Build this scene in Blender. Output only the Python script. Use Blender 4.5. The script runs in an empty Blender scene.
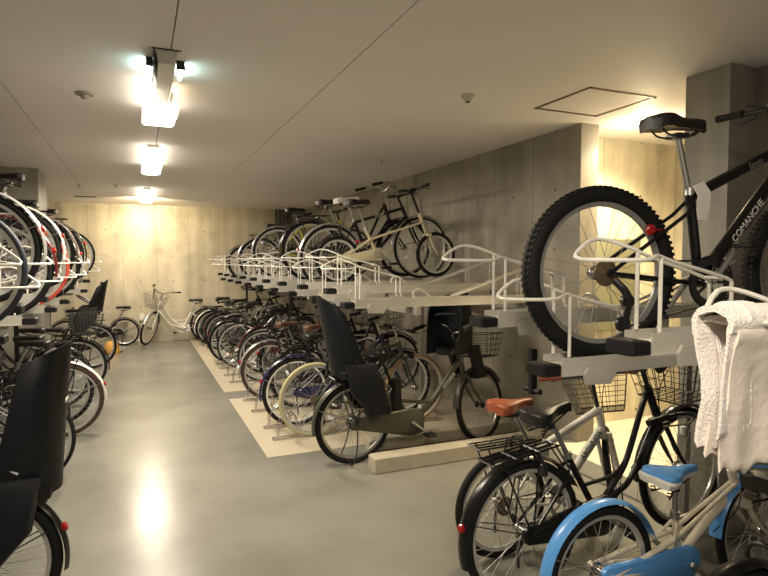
import bpy, bmesh, math, random
from mathutils import Vector, Matrix
random.seed(7)
PI = math.pi
S = bpy.context.scene
COL = S.collection

# ---------------------------------------------------------------- camera
YAW = math.radians(23.35); PITCH = math.radians(-2.7)
cam_d = bpy.data.cameras.new('camera'); cam = bpy.data.objects.new('camera', cam_d); COL.objects.link(cam)
cam.location = (0, 0, 1.6); cam.rotation_euler = (PI/2+PITCH, 0, -YAW)
cam_d.sensor_width = 36; cam_d.lens = 570/768*36; cam_d.clip_start = .02
S.camera = cam
# ---------------------------------------------------------------- world / exposure
W = bpy.data.worlds.new('world'); S.world = W; W.use_nodes = True
W.node_tree.nodes['Background'].inputs[0].default_value = (1, .8, .55, 1)
W.node_tree.nodes['Background'].inputs[1].default_value = .02
S.view_settings.view_transform = 'Standard'; S.view_settings.look = 'None'
S.view_settings.gamma = 1; S.view_settings.use_curve_mapping = False
S.view_settings.exposure = -0.05
LAMP_E = 4.2        # emission of the ceiling lamp diffusers
WARM = (1, .88, .70)
AREA_W = 100          # watts thrown down by each ceiling lamp
# soft fill light added behind the viewer; the room has no opening there
ed = bpy.data.lights.new('rear_fill', 'AREA'); ed.shape = 'RECTANGLE'; ed.size = 4.5; ed.size_y = 2.0; ed.energy = 16; ed.color = (1, .95, .95)
eo = bpy.data.objects.new('rear_fill', ed); COL.objects.link(eo); eo.location = (.2, -3.9, 1.3); eo.rotation_euler = (PI/2+.25, 0, 0)

# ---------------------------------------------------------------- materials
MATS = {}
def mat(name, col, rough=.5, metal=0, noise=0, scale=20, bump=0, spec=.5):
    if name in MATS: return MATS[name]
    m = bpy.data.materials.new(name); m.use_nodes = True
    nt = m.node_tree; b = nt.nodes['Principled BSDF']
    b.inputs['Base Color'].default_value = (*col, 1); b.inputs['Roughness'].default_value = rough
    b.inputs['Metallic'].default_value = metal; b.inputs['Specular IOR Level'].default_value = spec
    if noise or bump:
        tc = nt.nodes.new('ShaderNodeTexCoord'); n = nt.nodes.new('ShaderNodeTexNoise')
        n.inputs['Scale'].default_value = scale; n.inputs['Detail'].default_value = 4
        nt.links.new(tc.outputs['Object'], n.inputs['Vector'])
        if noise:
            mx = nt.nodes.new('ShaderNodeMix'); mx.data_type = 'RGBA'
            mx.inputs[6].default_value = (*[c*(1-noise) for c in col], 1)
            mx.inputs[7].default_value = (*[min(1, c*(1+noise)) for c in col], 1)
            nt.links.new(n.outputs['Fac'], mx.inputs[0]); nt.links.new(mx.outputs[2], b.inputs['Base Color'])
        if bump:
            bp = nt.nodes.new('ShaderNodeBump'); bp.inputs['Strength'].default_value = bump; bp.inputs['Distance'].default_value = .01
            nt.links.new(n.outputs['Fac'], bp.inputs['Height']); nt.links.new(bp.outputs[0], b.inputs['Normal'])
    MATS[name] = m; return m
def emis(name, col, s):
    if name in MATS: return MATS[name]
    m = bpy.data.materials.new(name); m.use_nodes = True
    b = m.node_tree.nodes['Principled BSDF']; b.inputs['Base Color'].default_value = (.9, .9, .85, 1)
    b.inputs['Emission Color'].default_value = (*col, 1); b.inputs['Emission Strength'].default_value = s
    MATS[name] = m; return m

def concrete(name, axis, off, base=(.31, .280, .226), sp=.6, js=.38):
    """cast concrete with formwork joints every sp metres along axis (0=x,1=y), and tie holes between the joints"""
    m = bpy.data.materials.new(name); m.use_nodes = True; nt = m.node_tree; b = nt.nodes['Principled BSDF']
    L = nt.links.new
    def N(t, **k):
        n = nt.nodes.new(t)
        for a, v in k.items(): setattr(n, a, v)
        return n
    def math_(op, a, b_=None, c=None):
        n = N('ShaderNodeMath', operation=op)
        for i, v in enumerate((a, b_, c)):
            if v is None: continue
            if isinstance(v, (int, float)): n.inputs[i].default_value = v
            else: L(v, n.inputs[i])
        return n.outputs[0]
    g = N('ShaderNodeNewGeometry'); s = N('ShaderNodeSeparateXYZ'); L(g.outputs['Position'], s.inputs[0])
    u = s.outputs[axis]; z = s.outputs[2]
    # distance to nearest joint
    us = math_('DIVIDE', math_('SUBTRACT', u, off), sp)
    du = math_('MULTIPLY', math_('ABSOLUTE', math_('SUBTRACT', math_('FRACT', math_('ADD', us, .5)), .5)), sp)
    joint = math_('LESS_THAN', du, .006)
    hz = math_('MULTIPLY', math_('ABSOLUTE', math_('SUBTRACT', math_('FRACT', math_('DIVIDE', math_('SUBTRACT', z, .93), 1.82)), .5)), 1.82)
    jz = math_('LESS_THAN', hz, .004)
    hu = math_('MULTIPLY', math_('SUBTRACT', math_('FRACT', us), .5), sp)
    hv = math_('MULTIPLY', math_('SUBTRACT', math_('FRACT', math_('DIVIDE', math_('ADD', z, .05), .5)), .5), .5)
    r = math_('SQRT', math_('ADD', math_('POWER', hu, 2), math_('POWER', hv, 2)))
    hole = math_('LESS_THAN', r, .013)
    n1 = N('ShaderNodeTexNoise'); n1.inputs['Scale'].default_value = 1.5; n1.inputs['Detail'].default_value = 8; n1.inputs['Roughness'].default_value = .62; n1.inputs['Distortion'].default_value = .5; L(g.outputs['Position'], n1.inputs['Vector'])
    mp = N('ShaderNodeMapping'); mp.inputs['Scale'].default_value = (5, 5, .6); L(g.outputs['Position'], mp.inputs[0])
    n2 = N('ShaderNodeTexNoise'); n2.inputs['Scale'].default_value = 1; n2.inputs['Detail'].default_value = 5; L(mp.outputs[0], n2.inputs['Vector'])
    cell = N('ShaderNodeTexWhiteNoise', noise_dimensions='1D'); L(math_('FLOOR', us), cell.inputs['W'])
    v = math_('ADD', math_('MULTIPLY', n1.outputs['Fac'], .55), math_('MULTIPLY', n2.outputs['Fac'], .45))
    v = math_('ADD', math_('MULTIPLY', v, 2.2), -.17)
    v = math_('ADD', v, math_('MULTIPLY', cell.outputs[0], .12))
    v = math_('MULTIPLY', v, math_('SUBTRACT', 1, math_('MULTIPLY', math_('MAXIMUM', joint, math_('MULTIPLY', jz, .25)), js)))
    v = math_('MULTIPLY', v, math_('SUBTRACT', 1, math_('MULTIPLY', hole, .7)))
    vm = N('ShaderNodeVectorMath', operation='SCALE'); vm.inputs[0].default_value = base; L(v, vm.inputs['Scale'])
    L(vm.outputs[0], b.inputs['Base Color']); b.inputs['Roughness'].default_value = .42
    bp = N('ShaderNodeBump'); bp.inputs['Strength'].default_value = .25; bp.inputs['Distance'].default_value = .02
    L(math_('SUBTRACT', v, math_('MULTIPLY', hole, .5)), bp.inputs['Height']); L(bp.outputs[0], b.inputs['Normal'])
    return m

def floor_mat():
    m = bpy.data.materials.new('epoxy_floor'); m.use_nodes = True; nt = m.node_tree; b = nt.nodes['Principled BSDF']; L = nt.links.new
    g = nt.nodes.new('ShaderNodeNewGeometry')
    n = nt.nodes.new('ShaderNodeTexNoise'); n.inputs['Scale'].default_value = 1.3; n.inputs['Detail'].default_value = 7; L(g.outputs['Position'], n.inputs['Vector'])
    r = nt.nodes.new('ShaderNodeValToRGB'); r.color_ramp.elements[0].color = (.150, .147, .126, 1); r.color_ramp.elements[1].color = (.225, .220, .190, 1)
    r.color_ramp.elements[0].position = .3; r.color_ramp.elements[1].position = .7
    L(n.outputs['Fac'], r.inputs[0]); L(r.outputs[0], b.inputs['Base Color'])
    n2 = nt.nodes.new('ShaderNodeTexNoise'); n2.inputs['Scale'].default_value = 2.2; n2.inputs['Detail'].default_value = 3; L(g.outputs['Position'], n2.inputs['Vector'])
    mr = nt.nodes.new('ShaderNodeMapRange'); mr.inputs[3].default_value = .20; mr.inputs[4].default_value = .30; L(n2.outputs['Fac'], mr.inputs[0]); L(mr.outputs[0], b.inputs['Roughness'])
    bp = nt.nodes.new('ShaderNodeBump'); bp.inputs['Strength'].default_value = .06; bp.inputs['Distance'].default_value = .01; L(n2.outputs['Fac'], bp.inputs['Height']); L(bp.outputs[0], b.inputs['Normal'])
    b.inputs['Specular IOR Level'].default_value = .27
    return m

BLK = mat('black_paint', (.006, .006, .007), .28, spec=.4)
BLKP = mat('black_plastic', (.008, .008, .009), .5, spec=.3)
SEATP = mat('child_seat_plastic', (.006, .007, .010), .45, spec=.3)
RUB = mat('rubber', (.009, .009, .009), .7, spec=.25)
RIMM = mat('polished_rim', (.62, .61, .58), .3, .5)
LEA = mat('black_vinyl', (.012, .011, .010), .42, bump=.1, scale=80)
STEEL = mat('chrome_steel', (.55, .54, .52), .25, 1)
ALU = mat('brushed_aluminium', (.5, .5, .49), .38, 1)
SPOKE = mat('spoke_wire', (.38, .37, .35), .5, .5)
DARKM = mat('dark_steel', (.06, .06, .065), .35, .8)
WHITE = mat('white_paint', (.72, .70, .64), .35)
CREAM = mat('cream_paint', (.62, .55, .38), .35)
RACKW = mat('rack_white_coat', (.74, .72, .66), .4)
TRAYM = mat('rack_zinc_steel', (.52, .50, .45), .42, .15, noise=.15, scale=6)
BEAMM = mat('rack_beam_steel', (.36, .34, .30), .5, .3)
BROWNL = mat('brown_leather', (.30, .075, .03), .42)
RED = mat('red_reflector', (.30, .010, .008), .2)
AMBER = mat('amber_lens', (.65, .16, .05), .25)
WREF = mat('white_reflector', (.85, .85, .82), .2)
PAPER = mat('paper_tag', (.75, .73, .68), .8)

# ---------------------------------------------------------------- mesh builder
class G:
    def __init__(s): s.v = []; s.f = []
    def add(s, vs, fs):
        o = len(s.v); s.v += [tuple(v) for v in vs]; s.f += [[i+o for i in f] for f in fs]; return s
    def box(s, a, b):
        x0, y0, z0 = a; x1, y1, z1 = b
        return s.add([(x0,y0,z0),(x1,y0,z0),(x1,y1,z0),(x0,y1,z0),(x0,y0,z1),(x1,y0,z1),(x1,y1,z1),(x0,y1,z1)],
                     [(0,3,2,1),(4,5,6,7),(0,1,5,4),(1,2,6,5),(2,3,7,6),(3,0,4,7)])
    def obox(s, c, size, M):
        g = G().box([-d/2 for d in size], [d/2 for d in size])
        T = Matrix.Translation(c) @ M.to_4x4()
        return s.add([T @ Vector(v) for v in g.v], g.f)
    def rbox(s, a, b, r=.01):
        """box with chamfered edges in z outline"""
        x0, y0, z0 = a; x1, y1, z1 = b
        out = [(x0+r,y0),(x1-r,y0),(x1,y0+r),(x1,y1-r),(x1-r,y1),(x0+r,y1),(x0,y1-r),(x0,y0+r)]
        cx, cy = (x0+x1)/2, (y0+y1)/2
        def sh(k): return [(cx+(x-cx)*k[0], cy+(y-cy)*k[1]) for x, y in out]
        k = (1-2*r*.6/max(x1-x0,1e-6), 1-2*r*.6/max(y1-y0,1e-6))
        secs = [(sh(k), z0), (out, z0+r*.6), (out, z1-r*.6), (sh(k), z1)]
        return s.loft([[(x, y, z) for x, y in o] for o, z in secs], cap=True)
    def loft(s, secs, cap=True, closed=False, ring=True):
        n = len(secs[0]); vs = [p for q in secs for p in q]; fs = []
        m = len(secs)
        for i in range(m if closed else m-1):
            j = (i+1) % m
            for k in range(n if ring else n-1):
                l = (k+1) % n
                fs.append((i*n+k, i*n+l, j*n+l, j*n+k))
        if cap and not closed and ring: fs.append(tuple(reversed(range(n)))); fs.append(tuple((m-1)*n+k for k in range(n)))
        return s.add(vs, fs)
    def tube(s, pts, r, n=8, closed=False, cap=True):
        P = [Vector(p) for p in pts]; m = len(P)
        R = r if isinstance(r, (list, tuple)) else [r]*m
        T = []
        for i in range(m):
            a = P[(i-1) % m] if (closed or i > 0) else P[0]; b = P[(i+1) % m] if (closed or i < m-1) else P[-1]
            t = (b-a); T.append(t.normalized() if t.length > 1e-9 else Vector((0,0,1)))
        u = T[0].orthogonal().normalized(); secs = []
        for i in range(m):
            if i: u = (u - T[i]*u.dot(T[i])); u = u.normalized() if u.length > 1e-6 else T[i].orthogonal().normalized()
            w = T[i].cross(u)
            secs.append([P[i] + (u*math.cos(2*PI*k/n) + w*math.sin(2*PI*k/n))*R[i] for k in range(n)])
        return s.loft(secs, cap=cap, closed=closed)
    def cyl(s, a, b, r, n=12, r2=None): return s.tube([a, b], [r, r if r2 is None else r2], n)
    def lathe_y(s, c, prof, n=48):
        """prof: closed list of (radius, y) swept about the y axis through c"""
        secs = []
        for i in range(n):
            a = 2*PI*i/n; secs.append([(c[0]+r*math.cos(a), c[1]+y, c[2]+r*math.sin(a)) for r, y in prof])
        return s.loft(secs, closed=True)
    def lathe_z(s, c, prof, n=24):
        secs = []
        for i in range(n):
            a = 2*PI*i/n; secs.append([(c[0]+r*math.cos(a), c[1]+r*math.sin(a), c[2]+z) for r, z in prof])
        return s.loft(secs, closed=True)
    def disc_y(s, c, r, y0, y1, n=24):
        return s.tube([(c[0], y0, c[2]), (c[0], y1, c[2])], r, n)
    def xf(s, M): s.v = [tuple(M @ Vector(v)) for v in s.v]; return s

def crv(pts, k=5, closed=False):
    """Catmull-Rom through pts"""
    P = [Vector(p) for p in pts]; n = len(P); out = []
    for i in range(n if closed else n-1):
        p0 = P[(i-1) % n] if (closed or i > 0) else P[0]*2-P[1]; p1 = P[i]; p2 = P[(i+1) % n]
        p3 = P[(i+2) % n] if (closed or i < n-2) else P[-1]*2-P[-2]
        for j in range(k):
            t = j/k
            out.append(.5*((2*p1)+(p2-p0)*t+(2*p0-5*p1+4*p2-p3)*t*t+(3*p1-p0-3*p2+p3)*t**3))
    if not closed: out.append(P[-1])
    return out

CACHE = {}
def mesh_of(name, key, g, m, smooth=True):
    k = (name, key, m.name) if key is not None else None
    if k and k in CACHE: return CACHE[k]
    if callable(g): g = g()
    me = bpy.data.meshes.new(name); me.from_pydata(g.v, [], g.f); me.materials.append(m)
    bm = bmesh.new(); bm.from_mesh(me); bmesh.ops.recalc_face_normals(bm, faces=bm.faces)
    bm.to_mesh(me); bm.free()
    if smooth:
        me.polygons.foreach_set('use_smooth', [True]*len(me.polygons)); me.update()
        try: me.set_sharp_from_angle(angle=math.radians(40))
        except Exception: pass
    if k: CACHE[k] = me
    return me
def part(name, g, m, parent=None, key=None, M=None, label=None, smooth=True):
    o = bpy.data.objects.new(name, mesh_of(name, key, g, m, smooth)); COL.objects.link(o)
    if parent: o.parent = parent
    if M is not None: o.matrix_local = M
    if label: o['label'] = label
    return o
def tag(o, label, cat, group=None, kind=None):
    o['label'] = label; o['category'] = cat
    if group: o['group'] = group
    if kind: o['kind'] = kind
    return o
def thing(name, label, cat, loc=(0,0,0), rot=(0,0,0), group=None):
    o = bpy.data.objects.new(name, None); COL.objects.link(o); o.empty_display_size = .1
    o.location = loc; o.rotation_euler = rot
    return tag(o, label, cat, group)
def struct(name, g, m, smooth=False):
    o = part(name, g, m, smooth=smooth); o['kind'] = 'structure'; return o
def text_part(name, s, size, m, parent, M, extr=.0006):
    cu = bpy.data.curves.new(name, 'FONT'); cu.body = s; cu.size = size; cu.extrude = extr; cu.align_x = 'CENTER'; cu.align_y = 'CENTER'
    t = bpy.data.objects.new(name, cu); COL.objects.link(t)
    dg = bpy.context.evaluated_depsgraph_get(); me = bpy.data.meshes.new_from_object(t.evaluated_get(dg))
    bpy.data.objects.remove(t); me.materials.clear(); me.materials.append(m)
    o = bpy.data.objects.new(name, me); COL.objects.link(o); o.parent = parent; o.matrix_local = M
    return o

# ================================================================ THE ROOM
H = 2.70; XR = 3.26; YB = 12.15; XL = -2.75; YF = -4.0
CW_X = concrete('concrete_wall_side', 1, 3.59)
CW_B = concrete('concrete_wall_back', 0, .345, base=(.45, .405, .31), js=.26)
CW_P = concrete('concrete_pillar', 1, 2.0, base=(.33, .31, .26), sp=1.5)
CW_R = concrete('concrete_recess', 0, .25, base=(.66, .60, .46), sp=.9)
struct('floor', G().box((XL, YF, -.1), (5.6, YB+.2, 0)), floor_mat())
# ceiling boards with thin dark seams (real gaps over a dark backing)
CEIL = mat('ceiling_paint', (.88, .84, .83), .62, noise=.05, scale=1.2)
g = G(); xs = [XL, -.75, .18, 1.11, 2.04, 2.64, 3.22, 5.6]
SE = .003
hx0, hx1, hy0, hy1 = 2.64, 3.22, 2.84, 3.39
g.box((XL, YF, H), (-.75-SE, YB+.2, H+.06)); g.box((-.75+SE, YF, H), (.18-SE, YB+.2, H+.06)); g.box((.18+SE, YF, H), (1.11-SE, YB+.2, H+.06))
g.box((1.11+SE, YF, H), (hx0, YB+.2, H+.06)); g.box((hx1, YF, H), (5.6, YB+.2, H+.06))
g.box((hx0, YF, H), (hx1, hy0, H+.06)); g.box((hx0, hy1, H), (hx1, YB+.2, H+.06))
g.box((XL, YF, H+.061), (5.6, YB+.2, H+.1))
struct('ceiling', g, CEIL)
struct('wall_left', G().box((XL-.15, YF, 0), (XL, YB+.2, H)), CW_X)
struct('wall_back', G().box((XL, YB, 0), (XR+.2, YB+.2, H)), CW_B)
struct('wall_front', G().box((XL, YF-.15, 0), (5.6, YF, H)), CW_B)
g = G().box((XR, 3.59, 0), (XR+.18, YB, H)); struct('wall_right', g, CW_X)
struct('wall_right_near', G().box((XR, YF, 0), (XR+.18, 2.19, H)), CW_X)
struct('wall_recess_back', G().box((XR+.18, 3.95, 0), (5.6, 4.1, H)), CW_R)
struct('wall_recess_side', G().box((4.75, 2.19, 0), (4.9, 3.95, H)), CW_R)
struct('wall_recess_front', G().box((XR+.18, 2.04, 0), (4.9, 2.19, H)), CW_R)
struct('pillar_right', G().box((3.04, 2.19, 0), (3.26, 2.47, H)).box((3.26, 2.19, 0), (3.44, 2.47, H)), CW_P)
struct('pillar_left', G().box((XL, 7.9, 0), (-1.07, 8.6, H)), CW_P)
# lighter painted strip under the far right rack, in two pieces with a bare gap
STRIP = mat('strip_paint', (.43, .375, .28), .5, noise=.08, scale=4)
struct('trim_1', G().box((.94, 4.56, 0), (XR, 6.70, .006)), STRIP)
struct('trim_2', G().box((.94, 7.08, 0), (XR, YB, .006)), STRIP)
CURB = mat('curb_concrete', (.40, .36, .28), .7, noise=.2, scale=9, bump=.3)
struct('curb', G().rbox((1.6, 3.88, 0), (XR, 4.02, .12), .012).rbox((1.75, 4.36, 0), (XR, 4.47, .10), .012), CURB)
TILE = mat('recess_tile', (.62, .58, .47), .5, noise=.06, scale=3)
g = G()
for i in range(6):
    for j in range(6):
        x0 = 3.05+i*.3; y0 = 2.475+j*.3
        if x0 < XR and y0 > 3.55: continue
        g.box((x0+.002, y0+.002, 0), (x0+.298, min(y0+.298, 3.95), .12))
struct('floor_recess', g, TILE)
# ceiling access hatch
fr = struct('trim_hatch', G().box((hx0, hy0, H-.006), (hx1, hy0+.018, H+.03)).box((hx0, hy1-.018, H-.006), (hx1, hy1, H+.03)).box((hx0, hy0, H-.006), (hx0+.018, hy1, H+.03)).box((hx1-.018, hy0, H-.006), (hx1, hy1, H+.03)), mat('hatch_frame', (.20, .16, .10), .5, .3))
tag(part('access_hatch', G().box((hx0+.021, hy0+.021, H-.001), (hx1-.021, hy1-.021, H+.03)), CEIL, smooth=False), 'flush square access panel in the ceiling with a thin dark frame', 'hatch')

# ---------------------------------------------------------------- ceiling lamps
DIFF = emis('lamp_diffuser', WARM, LAMP_E)
TUBEM = emis('lamp_tube', (1, .80, .55), LAMP_E*1.4)
COOL = emis('lamp_tube_cool', (.62, 1, .90), 38)
def ceiling_lamp(x, y, label, broken=False, w=1.0):
    t = thing('ceiling_light', label, 'ceiling light', (x, y, H))
    part('batten', G().loft([[(-.055, a, 0), (.055, a, 0), (.042, a, -.075), (-.042, a, -.075)] for a in (-.6 if broken else -.59, (.30 if broken else .59))]), WHITE, t, smooth=False)
    if broken:
        # acrylic cover still on the left, slipped open on the right
        part('diffuser', G().loft([[(-.057, a, -.02), (-.11, a, -.04), (-.115, a, -.125), (-.045, a, -.135), (-.044, a, -.077)] for a in (-.12, .31)]).loft([[(-.10, a, -.03), (.085, a, -.03), (.10, a, -.12), (.08, a, -.135), (-.10, a, -.135), (-.115, a, -.12)] for a in (.31, .62)]), DIFF, t, smooth=False)
        part('cover_flap', G().loft([[(.05, a, -.05), (.053, a, -.055), (.115, a, -.10), (.112, a, -.104)] for a in (.0, .5)]), mat('acrylic_flap', (.8, .75, .6), .3), t, smooth=False)
        part('lamp_tube', G().cyl((.075, .0, -.055), (.075, .30, -.055), .013), TUBEM, t)
        for s in (-1, 1):
            part('lamp_tube', G().cyl((s*.085, -.42, -.03), (s*.085, -.22, -.03), .011), COOL, t, label='short cool white lamp tube')
            part('lamp_holder', G().box((min(s*.10,s*.055), -.45, -.045), (max(s*.10,s*.055), -.43, -.0)), DARKM, t, smooth=False)
        part('bracket', G().box((-.075, -.61, -.004), (.07, -.595, .0)).box((-.066, -.60, -.08), (-.06, -.2, 0)), DARKM, t, smooth=False)
    else:
        part('diffuser', G().loft([[(-.09, a, -.035), (.09, a, -.035), (.10, a, -.11), (.05, a, -.125), (-.05, a, -.125), (-.10, a, -.11)] for a in (-.6, .6)]), DIFF, t, smooth=False)
    al = bpy.data.lights.new('lamp_glow', 'AREA'); al.shape = 'RECTANGLE'; al.size = .2; al.size_y = 1.1; al.energy = AREA_W*w; al.color = WARM
    ao = bpy.data.objects.new('lamp_glow', al); COL.objects.link(ao); ao.parent = t; ao.location = (0, 0, -.14)
    return t
ceiling_lamp(.16, 3.82, 'long ceiling batten lamp with an open cover, nearest of the three lit lamps', True)
ceiling_lamp(.155, 6.45, 'lit box shaped ceiling lamp, middle of the three in the row')
t = ceiling_lamp(.15, 9.9, 'lit ceiling lamp closest to the back wall, smallest of the three')
wl = bpy.data.lights.new('back_wall_fill', 'AREA'); wl.shape = 'RECTANGLE'; wl.size = .2; wl.size_y = .12; wl.energy = 36; wl.color = (1, .80, .48); wl.spread = 2.2  # extra light added past the lamp's end to brighten the back wall
wo = bpy.data.objects.new('back_wall_fill', wl); COL.objects.link(wo); wo.parent = t; wo.location = (0, .62, -.10); wo.rotation_euler = (PI/2-.12, 0, 0)
ceiling_lamp(.16, .1, 'lit ceiling lamp over the near end of the aisle, above the viewer', w=.75)
# recess downlight
t = thing('downlight', 'small round bright downlight in the ceiling of the recess', 'ceiling light', (3.70, 3.36, H))
part('trim_ring', G().lathe_z((0,0,0), [(.06, -.012), (.075, -.012), (.075, 0), (.06, 0)]), WHITE, t)
part('bulb', G().lathe_z((0,0,0), [(.001, -.02), (.04, -.016), (.055, -.002), (.001, -.001)]), emis('downlight_bulb', (1, .78, .42), 60), t)
ld = bpy.data.lights.new('downlight_lamp', 'POINT'); ld.energy = 13; ld.color = (1, .82, .52); ld.shadow_soft_size = .05
lo = bpy.data.objects.new('lamp', ld); COL.objects.link(lo); lo.parent = t; lo.location = (0, 0, -.16)
l2 = bpy.data.lights.new('downlight_beam', 'SPOT'); l2.energy = 420; l2.color = (1, .82, .52); l2.spot_size = 2.5; l2.spot_blend = 1.0; l2.shadow_soft_size = .05
lo = bpy.data.objects.new('beam_lamp', l2); COL.objects.link(lo); lo.parent = t; lo.location = (0, 0, -.03)

# ceiling fittings
def fit(name, label, cat, x, y, prof, m):
    return tag(part(name, G().lathe_z((0,0,0), prof, 20), m, M=Matrix.Translation((x, y, H))), label, cat)
WPL = mat('white_plastic', (.6, .58, .52), .4)
DPL = mat('dusty_plastic', (.32, .29, .25), .5)
t = thing('smoke_detector', 'flat round detector on the ceiling left of the nearest lamp', 'detector', (-.3, 4.26, H))
part('base', G().lathe_z((0,0,0), [(.001, -.012), (.055, -.012), (.058, 0), (.001, 0)]), DPL, t); part('sensor_head', G().lathe_z((0,0,0), [(.001, -.04), (.018, -.036), (.03, -.012), (.001, -.012)]), DPL, t)
t = thing('smoke_detector', 'white dome detector on the ceiling left of the access hatch', 'detector', (2.03, 3.30, H))
part('base', G().lathe_z((0,0,0), [(.001, -.015), (.045, -.015), (.047, 0), (.001, 0)]), WPL, t); part('sensor_head', G().lathe_z((0,0,0), [(.001, -.045), (.026, -.040), (.033, -.015), (.001, -.015)]), WPL, t); part('lens', G().cyl((0,0,-.05),(0,0,-.044),.012), BLKP, t)
t = thing('smoke_detector', 'tiny white detector on the ceiling above the upper black bicycle', 'detector', (2.44, 5.77, H))
part('base', G().lathe_z((0,0,0), [(.001, -.015), (.04, -.015), (.042, 0), (.001, 0)]), WPL, t); part('sensor_head', G().lathe_z((0,0,0), [(.001, -.04), (.026, -.035), (.033, -.015), (.001, -.015)]), WPL, t)
for (x, y, l) in ((-.27, 9.1, 'sprinkler head on the far ceiling, right one of the pair'), (-.75, 9.3, 'sprinkler head on the far ceiling, left one of the pair')):
    t = thing('sprinkler_head', l, 'sprinkler', (x, y, H))
    part('cup', G().lathe_z((0,0,0), [(.001, -.01), (.035, -.01), (.037, 0), (.001, 0)]), WPL, t); part('nozzle', G().lathe_z((0,0,0), [(.001, -.05), (.02, -.048), (.008, -.02), (.008, -.01), (.001, -.01)]), STEEL, t)
t = thing('ceiling_vent', 'narrow dark slot vent in the ceiling near the back wall', 'vent', (-.8, 11.0, H))
part('frame', G().box((-.17, -.07, -.006), (.17, -.055, 0)).box((-.17, .055, -.006), (.17, .07, 0)).box((-.17, -.07, -.006), (-.155, .07, 0)).box((.155, -.07, -.006), (.17, .07, 0)), DARKM, t, smooth=False)
part('grille', G().box((-.155, -.055, -.003), (.155, .055, 0)), BLKP, t, smooth=False)
# olive panel in the recess
tag(part('wall_board', G().rbox((3.46, 3.88, .98), (4.25, 3.945, 1.80), .01), mat('olive_board', (.17, .165, .10), .6)), 'dark olive board low on the lit recess wall behind the mountain bike', 'board')
# pipes in the far corner
for i, x in enumerate((2.72, 2.80, 2.88, 2.97, 3.06)):
    tag(part('conduit', G().cyl((x, YB-.035, 1.4), (x, YB-.035, H), .018, 10), DARKM), 'dark vertical conduit high in the far right corner of the back wall', 'pipe', 'conduits in the far right corner')
t = thing('wall_socket', 'small white weatherproof socket low on the back wall', 'socket', (.06, YB, .5))
part('housing', G().rbox((-.05, -.05, -.07), (.05, 0, .07), .01), WPL, t); part('lid', G().rbox((-.042, -.06, -.05), (.042, -.051, .05), .006), WHITE, t)

exec_marker = 0
# ================================================================ BICYCLES
GEO = {
 'city':  dict(R=.335, tw=.021, wb=1.12, bb=(.46,.285), st=(.30,.62), sad=(.21,.87), hl=(.945,.66), ht=(.885,.84), stem=.14, bar='city'),
 'ebike': dict(R=.325, tw=.024, wb=1.24, bb=(.50,.28), st=(.33,.60), sad=(.25,.84), hl=(1.03,.64), ht=(.965,.84), stem=.14, bar='city'),
 'mtb':   dict(R=.340, tw=.033, wb=1.06, bb=(.475,.30), st=(.42,.665), sad=(.350,.945), hl=(.90,.765), ht=(.87,.87), stem=.18, bar='flat'),
 'cross': dict(R=.340, tw=.017, wb=1.06, bb=(.43,.28), st=(.29,.70), sad=(.24,.93), hl=(.915,.68), ht=(.875,.80), stem=.13, bar='flat'),
 'mini':  dict(R=.235, tw=.021, wb=1.10, bb=(.42,.27), st=(.31,.52), sad=(.24,.79), hl=(1.0,.47), ht=(.925,.66), stem=.26, bar='flat'),
 'kid':   dict(R=.285, tw=.022, wb=1.0, bb=(.46,.25), st=(.43,.45), sad=(.43,.65), hl=(.855,.47), ht=(.805,.60), stem=.14, bar='city'),
 'junior':dict(R=.290, tw=.021, wb=.88, bb=(.37,.26), st=(.21,.56), sad=(.07,.83), hl=(.715,.60), ht=(.675,.74), stem=.19, bar='flat'),
 'fold':  dict(R=.260, tw=.021, wb=.98, bb=(.40,.26), st=(.12,.42), sad=(.01,.73), hl=(.91,.44), ht=(.88,.54), stem=.17, bar='flat'),
}
def g_tyre(R, tw, knob):
    def f():
        n = 10; rc = R-tw; g = G()
        g.lathe_y((0,0,0), [(rc+tw*math.cos(2*PI*k/n), tw*.95*math.sin(2*PI*k/n)) for k in range(n)], 64)
        if knob:
            for i in range(84):
                a = 2*PI*i/84
                for y, da in ((-.62, 0), (0, .5), (.62, 0)):
                    aa = a+da*2*PI/84; rr = rc+tw*math.cos(math.asin(y))*.975
                    M = Matrix.Rotation(-aa, 3, 'Y')
                    g.obox((rr*math.cos(aa), y*tw, rr*math.sin(aa)), (.004, .016, .013), M)
        return g
    return f
def g_rim(R, tw):
    r = R-2*tw+.004
    return lambda: G().lathe_y((0,0,0), [(r, -.011), (r+.006, -.013), (r+.006, .013), (r, .011), (r-.019, .006), (r-.019, -.006)], 64)
def g_spokes(R, tw, n=28):
    def f():
        g = G(); r1 = R-2*tw-.005
        for i in range(n):
            a = 2*PI*i/n; s = 1 if i % 2 else -1; h = a+(.75 if (i//2) % 2 else -.75)
            g.tube([(.026*math.cos(h), s*.028, .026*math.sin(h)), (r1*math.cos(a), 0, r1*math.sin(a))], .0013, 4, cap=False)
        return g
    return f
def g_hub(big=False):
    k = .055 if big else .03
    return lambda: G().tube([(0,-.05,0),(0,-.034,0),(0,-.034,0),(0,-.028,0),(0,-.024,0),(0,.024,0),(0,.028,0),(0,.034,0),(0,.034,0),(0,.05,0)], [.012,.012,k,k,.018 if not big else .05,.018 if not big else .05,k,k,.012,.012], 16)
def g_fender(R, a0, a1, w=.033, dz=.014):
    def f():
        secs = []; n = 26
        for i in range(n+1):
            a = math.radians(a0+(a1-a0)*i/n); ro = R+dz
            sec = []
            for k in range(6):
                t = -1+2*k/5; rr = ro+.012*(1-t*t); sec.append((rr*math.cos(a), w*t, rr*math.sin(a)))
            for k in range(6):
                t = 1-2*k/5; rr = ro+.012*(1-t*t)-.003; sec.append((rr*math.cos(a), (w-.002)*t, rr*math.sin(a)))
            secs.append(sec)
        return G().loft(secs)
    return f
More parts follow.
